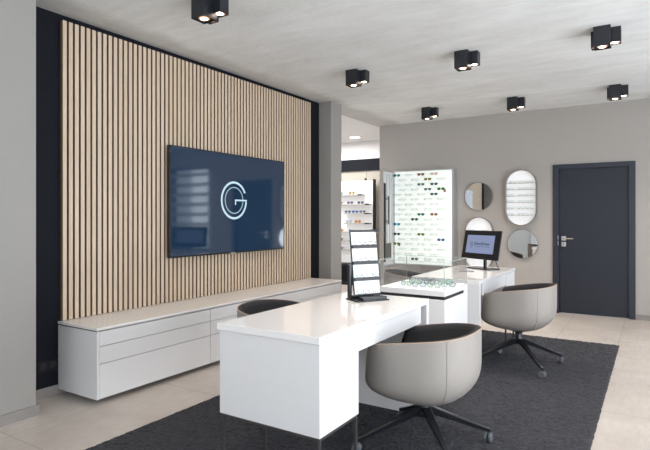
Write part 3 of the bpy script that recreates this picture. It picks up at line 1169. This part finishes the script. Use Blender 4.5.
gp.box(GX0, GX0 + e, GY0 + e, GY1 - e, GZ0, GZ1).box(GX1 - e, GX1, GY0 + e, GY1 - e, GZ0, GZ1)
gp.box(GX0, GX1, GY0, GY1, GZ1, GZ1 + e)
gp.build('glass_hood', M_GLASS, vt)
ed = MB()
for x_ in (GX0, GX1):
    for y_ in (GY0, GY1):
        ed.box(x_ - 0.002, x_ + 0.002, y_ - 0.002, y_ + 0.002, GZ0, GZ1 + e)
for y_ in (GY0, GY1):
    ed.box(GX0, GX1, y_ - 0.002, y_ + 0.002, GZ1 + e, GZ1 + e + 0.003)
for x_ in (GX0, GX1):
    ed.box(x_ - 0.002, x_ + 0.002, GY0, GY1, GZ1 + e, GZ1 + e + 0.003)
ed.build('hood_edges', M_EDGE, vt)
rebase(vt, (-1.48, 3.74, RUG))
# glasses lying in the case
gp_a = glasses_mesh('eyeglasses', mat('mint_rim', (0.30, 0.42, 0.36), 0.25), glassy('mint_lens', (0.70, 0.84, 0.76), 0.15, 0.25), 0.105, 0.07, 0.034, 0.0020)
gp_b = glasses_mesh('eyeglasses', mat('steel_rim', (0.12, 0.15, 0.18), 0.25), glassy('steel_lens', (0.72, 0.80, 0.82), 0.15, 0.2), 0.105, 0.07, 0.034, 0.0020)
k = 0
spots = [(-1.555, 3.64), (-1.445, 3.62), (-1.335, 3.63), (-1.26, 3.72), (-1.53, 3.76), (-1.42, 3.76), (-1.32, 3.82), (-1.46, 3.87), (-1.35, 3.92), (-1.57, 3.88)]
placew = ['left front', 'front, second from the left', 'front, third from the left', 'front right corner', 'middle left', 'centre', 'middle right', 'rear centre', 'rear right', 'rear left corner']
for (x, y) in spots:
    mint = k % 2 == 0
    src = gp_a if mint else gp_b
    o = src if k < 2 else dupe(src)
    put(o, (x - 0.012, y - 0.03, 0.7885), rz=(-0.35, 0.25, -0.1, 0.3, 0.05)[k % 5], label='%s eyeglasses inside the glass case, %s' % ('mint green' if mint else 'steel grey', placew[k]), group='glasses inside the display case')
    k += 1

# ================================================================== DESK DISPLAY STAND
ds = thing('tabletop_display', 'black tabletop stand with four lit white tiers of glasses', 'display stand', (-1.542, 2.948, 0.770), math.radians(59.7))
Wp, Hp, tl = 0.186, 0.421, math.radians(8)
TM = Matrix.Translation((0, 0, 0.028)) @ Matrix.Rotation(-tl, 4, 'X')
box(-Wp / 2, Wp / 2, 0.004, 0.012, 0.006, Hp - 0.001, M=TM).build('back_panel', M_BLK, ds)
tiers = []
z = 0.012
for k in range(4):
    box(-Wp / 2, Wp / 2, -0.002, 0.004, z, z + 0.082, M=TM).build('lit_tier', M_TIER, ds)
    tiers.append(z)
    if k < 3:
        box(-Wp / 2, Wp / 2, -0.012, 0.004, z + 0.083, z + 0.103, M=TM).build('dark_ledge', M_TAUPE if False else M_BLK, ds)
    z += 0.1035
sf = MB()
for s in (-1, 1):
    xx = s * (Wp / 2 + 0.0005)
    sf.box(min(xx, xx + s * 0.004), max(xx, xx + s * 0.0025), -0.002, 0.012, 0, Hp + 0.002, M=TM)
sf.build('side_frame', mat('dark_teal_edge', (0.03, 0.05, 0.06), 0.3), ds)
box(-0.115, 0.115, -0.075, 0.085, 0.0, 0.008, bev=0.002).build('base_plate', M_BLK, ds)
box(-0.075, 0.100, -0.068, -0.012, 0.008, 0.026, bev=0.002).build('front_foot', M_BASE, ds)
bp_ = MB()
bp_.box(-0.115, -0.100, 0.030, 0.060, 0.008, 0.225).box(0.100, 0.115, 0.030, 0.060, 0.008, 0.225)
bp_.box(-0.100, 0.100, 0.035, 0.050, 0.008, 0.03)
bp_.build('rear_support', M_BASE, ds)
Rz = Matrix.Rotation(math.radians(59.7), 4, 'Z')
g_st = glasses_mesh('eyeglasses', mat('slate_rim', (0.02, 0.04, 0.05), 0.3), M_LENS, 0.080, 0.012, 0.024, 0.0012)
first = True
tn = ['lowest', 'third', 'second', 'top']
for k, z in enumerate(tiers):
    for s in (-1, 1):
        o = g_st if first else dupe(g_st)
        first = False
        P = Matrix.Translation((-1.542, 2.948, 0.770)) @ Rz @ TM @ Vector((s * 0.043, -0.0135, z + (0.002 if k == 0 else 0.001)))
        o.rotation_mode = 'QUATERNION'
        o.rotation_quaternion = (Rz @ Matrix.Rotation(-tl, 4, 'X')).to_quaternion()
        o.location = P
        tag(o, 'thin slate eyeglasses on the %s tier of the tabletop stand, %s one' % (tn[k], 'left' if s < 0 else 'right'), 'eyeglasses', 'eyeglasses on the tabletop stand')

# ================================================================== MONITOR on the farther desk
mn = thing('computer_screen', 'black computer screen with a blue-grey picture on the farther desk', 'monitor', (-1.521, 5.339, 0.770), math.radians(-31.5))
tl = math.radians(11.1)
TM = Matrix.Translation((0, 0, 0.10)) @ Matrix.Rotation(-tl, 4, 'X')
MW, MH = 0.526, 0.297
box(-MW / 2, MW / 2, 0.0, 0.012, 0, MH, M=TM, bev=0.002).build('casing', M_TVB, mn)
SW0, SW1, SZ0, SZ1 = -MW / 2 + 0.055, MW / 2 - 0.080, 0.060, MH - 0.050
box(SW0, SW1, -0.0015, 0.0, SZ0, SZ1, M=TM).build('screen', M_BLUE, mn)
box(-MW / 2 + 0.06, MW / 2 - 0.06, 0.012, 0.036, 0.04, MH - 0.04, M=TM).build('rear_cover', M_BLK, mn)
lg = MB()
cxl, czl = SW0 + 0.075, (SZ0 + SZ1) / 2 - 0.002
ring = [TM @ Vector((cxl + 0.020 * math.cos(a), -0.002, czl + 0.024 * math.sin(a))) for a in [2 * PI * k / 24 for k in range(24)]]
lg.tube(ring, 0.0018, 5, closed=True)
lg.tube([TM @ Vector((cxl - 0.010, -0.002, czl - 0.033)), TM @ Vector((cxl + 0.010, -0.002, czl - 0.033))], 0.0022, 5)
lg.tube([TM @ Vector((cxl - 0.008, -0.002, czl - 0.008)), TM @ Vector((cxl + 0.008, -0.002, czl + 0.010))], 0.0016, 5)
lg.build('logo', M_INK, mn)


def text(body, size, M, m, parent, name='lettering', ext=0.0006):
    cu = bpy.data.curves.new(name, 'FONT')
    cu.body = body
    cu.size = size
    cu.extrude = ext
    cu.align_x = 'LEFT'
    cu.align_y = 'CENTER'
    tmp = bpy.data.objects.new(name, cu)
    COL.objects.link(tmp)
    dg = bpy.context.evaluated_depsgraph_get()
    me = bpy.data.meshes.new_from_object(tmp.evaluated_get(dg))
    COL.objects.unlink(tmp)
    bpy.data.objects.remove(tmp)
    me.materials.clear()
    me.materials.append(m)
    me.transform(M @ Matrix.Rotation(PI / 2, 4, 'X'))
    o = bpy.data.objects.new(name, me)
    COL.objects.link(o)
    o.parent = parent
    return o


text('EduarEview', 0.046, TM @ Matrix.Translation((SW0 + 0.115, -0.003, (SZ0 + SZ1) / 2 + 0.006)), M_INK, mn)
box(SW0 + 0.12, SW1 - 0.05, -0.0025, -0.0015, (SZ0 + SZ1) / 2 - 0.026, (SZ0 + SZ1) / 2 - 0.022, M=TM).build('small_print', mat('faint_ink', (0.05, 0.06, 0.14), 0.5), mn)
ns = MB()
ns.box(-0.012, 0.012, 0.075, 0.100, 0.010, 0.24)
ns.box(-0.05, 0.05, 0.060, 0.098, 0.18, 0.24)
ns.build('neck', M_BLK, mn)
box(-0.16, 0.16, -0.03, 0.13, 0.0, 0.010, bev=0.003).build('foot', M_BASE, mn)
mn_c = MB().tube([(0.05, 0.11, 0.17), (0.10, 0.13, 0.09), (0.14, 0.12, 0.03), (0.18, 0.10, 0.012)], 0.004, 6)
mn_c.build('cable', M_BLK, mn, True)
# flat things on the farther desk
o = box(-0.07, 0.07, -0.035, 0.035, 0, 0.006, bev=0.002).build('card_tray', mat('pale_grey_plastic', (0.25, 0.25, 0.27), 0.3))
o.location = (-1.55, 5.02, 0.770)
o.rotation_euler = (0, 0, 0.5)
tag(o, 'small flat grey tray lying on the farther desk before the screen', 'tray')

# ================================================================== SIDE ROOM SHELVING
sh = thing('display_shelving', 'white shelving board with grey shelves of sunglasses in the side room', 'shelving', (0, 0, 0))
box(-5.30, -4.53, 8.86, 8.90, 0.42, 2.005, bev=0.002).build('board', M_LITW if False else mat('white_board', (0.80, 0.80, 0.80), 0.4, emit=(0.95, 0.97, 1.0), estr=0.25), sh)
box(-4.53, -4.505, 8.86, 8.95, 0.40, 2.03).build('side_post', M_BLK, sh)
box(-5.30, -5.27, 8.90, 8.95, 0.40, 2.0).build('side_post', M_BLK, sh)
tm = MB()
tm.box(-4.70, -4.675, 8.86, 8.90, 2.005, 2.05)
tm.build('top_bracket', M_BLK, sh)
shz = [1.747, 1.561, 1.387, 1.199, 1.029, 0.855, 0.68]
shx = [(-5.28, -4.70), (-5.28, -4.55), (-5.10, -4.55), (-5.10, -4.55), (-5.28, -4.40), (-5.28, -4.55), (-5.28, -4.55)]
for z, (a, b_) in zip(shz, shx):
    q = box(a, b_, 8.74, 8.86, z - 0.026, z).build('shelf', M_SHELF, sh)
    box(b_ - 0.09, b_, 8.738, 8.74, z - 0.024, z + 0.002).build('price_rail', M_BLK, q)
bs = box(-6.8, -3.95, 8.70, 9.0, 0.07, 0.380, bev=0.003).build('low_cabinet', M_NAVY)
bs.location.y = -0.0
# low dark drawer unit
bs.name = 'low_cabinet'
bs.parent = None
tag(bs, 'low dark cabinet along the far side-room wall', 'cabinet')
mkf = box(-6.7, -4.05, 8.75, 8.98, 0.0, 0.07).build('plinth', M_BLK, bs)
shelf_g = [
    (0, -5.19, (0.15, 0.30, 0.24), 'mint'), (0, -4.93, (0.30, 0.24, 0.07), 'golden'),
    (1, -5.20, (0.35, 0.20, 0.12), 'copper'), (1, -4.97, (0.13, 0.10, 0.22), 'violet'), (1, -4.74, (0.08, 0.11, 0.20), 'slate blue'),
    (2, -5.02, (0.08, 0.12, 0.24), 'blue'), (2, -4.86, (0.08, 0.14, 0.40), 'bright blue'), (2, -4.70, (0.12, 0.15, 0.16), 'dark grey'),
    (3, -5.00, (0.40, 0.50, 0.58), 'pale blue'), (3, -4.80, (0.55, 0.20, 0.04), 'orange'),
    (4, -5.18, (0.60, 0.28, 0.05), 'amber'), (4, -4.47, (0.02, 0.06, 0.45), 'royal blue'),
    (5, -5.20, (0.10, 0.13, 0.11), 'dark green'), (6, -5.20, (0.15, 0.08, 0.17), 'plum')]
rowname = ['top', 'second', 'third', 'fourth', 'fifth', 'sixth', 'lowest']
for r, x, colr, nme in shelf_g:
    o = glasses_mesh('sunglasses', mat('rim_' + nme.replace(' ', '_'), tuple(q * 0.6 for q in colr), 0.3), tint('shelf_lens_' + nme.replace(' ', '_'), colr), 0.135, 0.07, 0.042, 0.0035)
    put(o, (x, 8.765, shz[r] + 0.004), label='%s sunglasses on the %s shelf in the side room' % (nme, rowname[r]), cat='sunglasses', group='sunglasses on the side-room shelves')

rebase(sh, (-4.9, 9.0, 0.40))
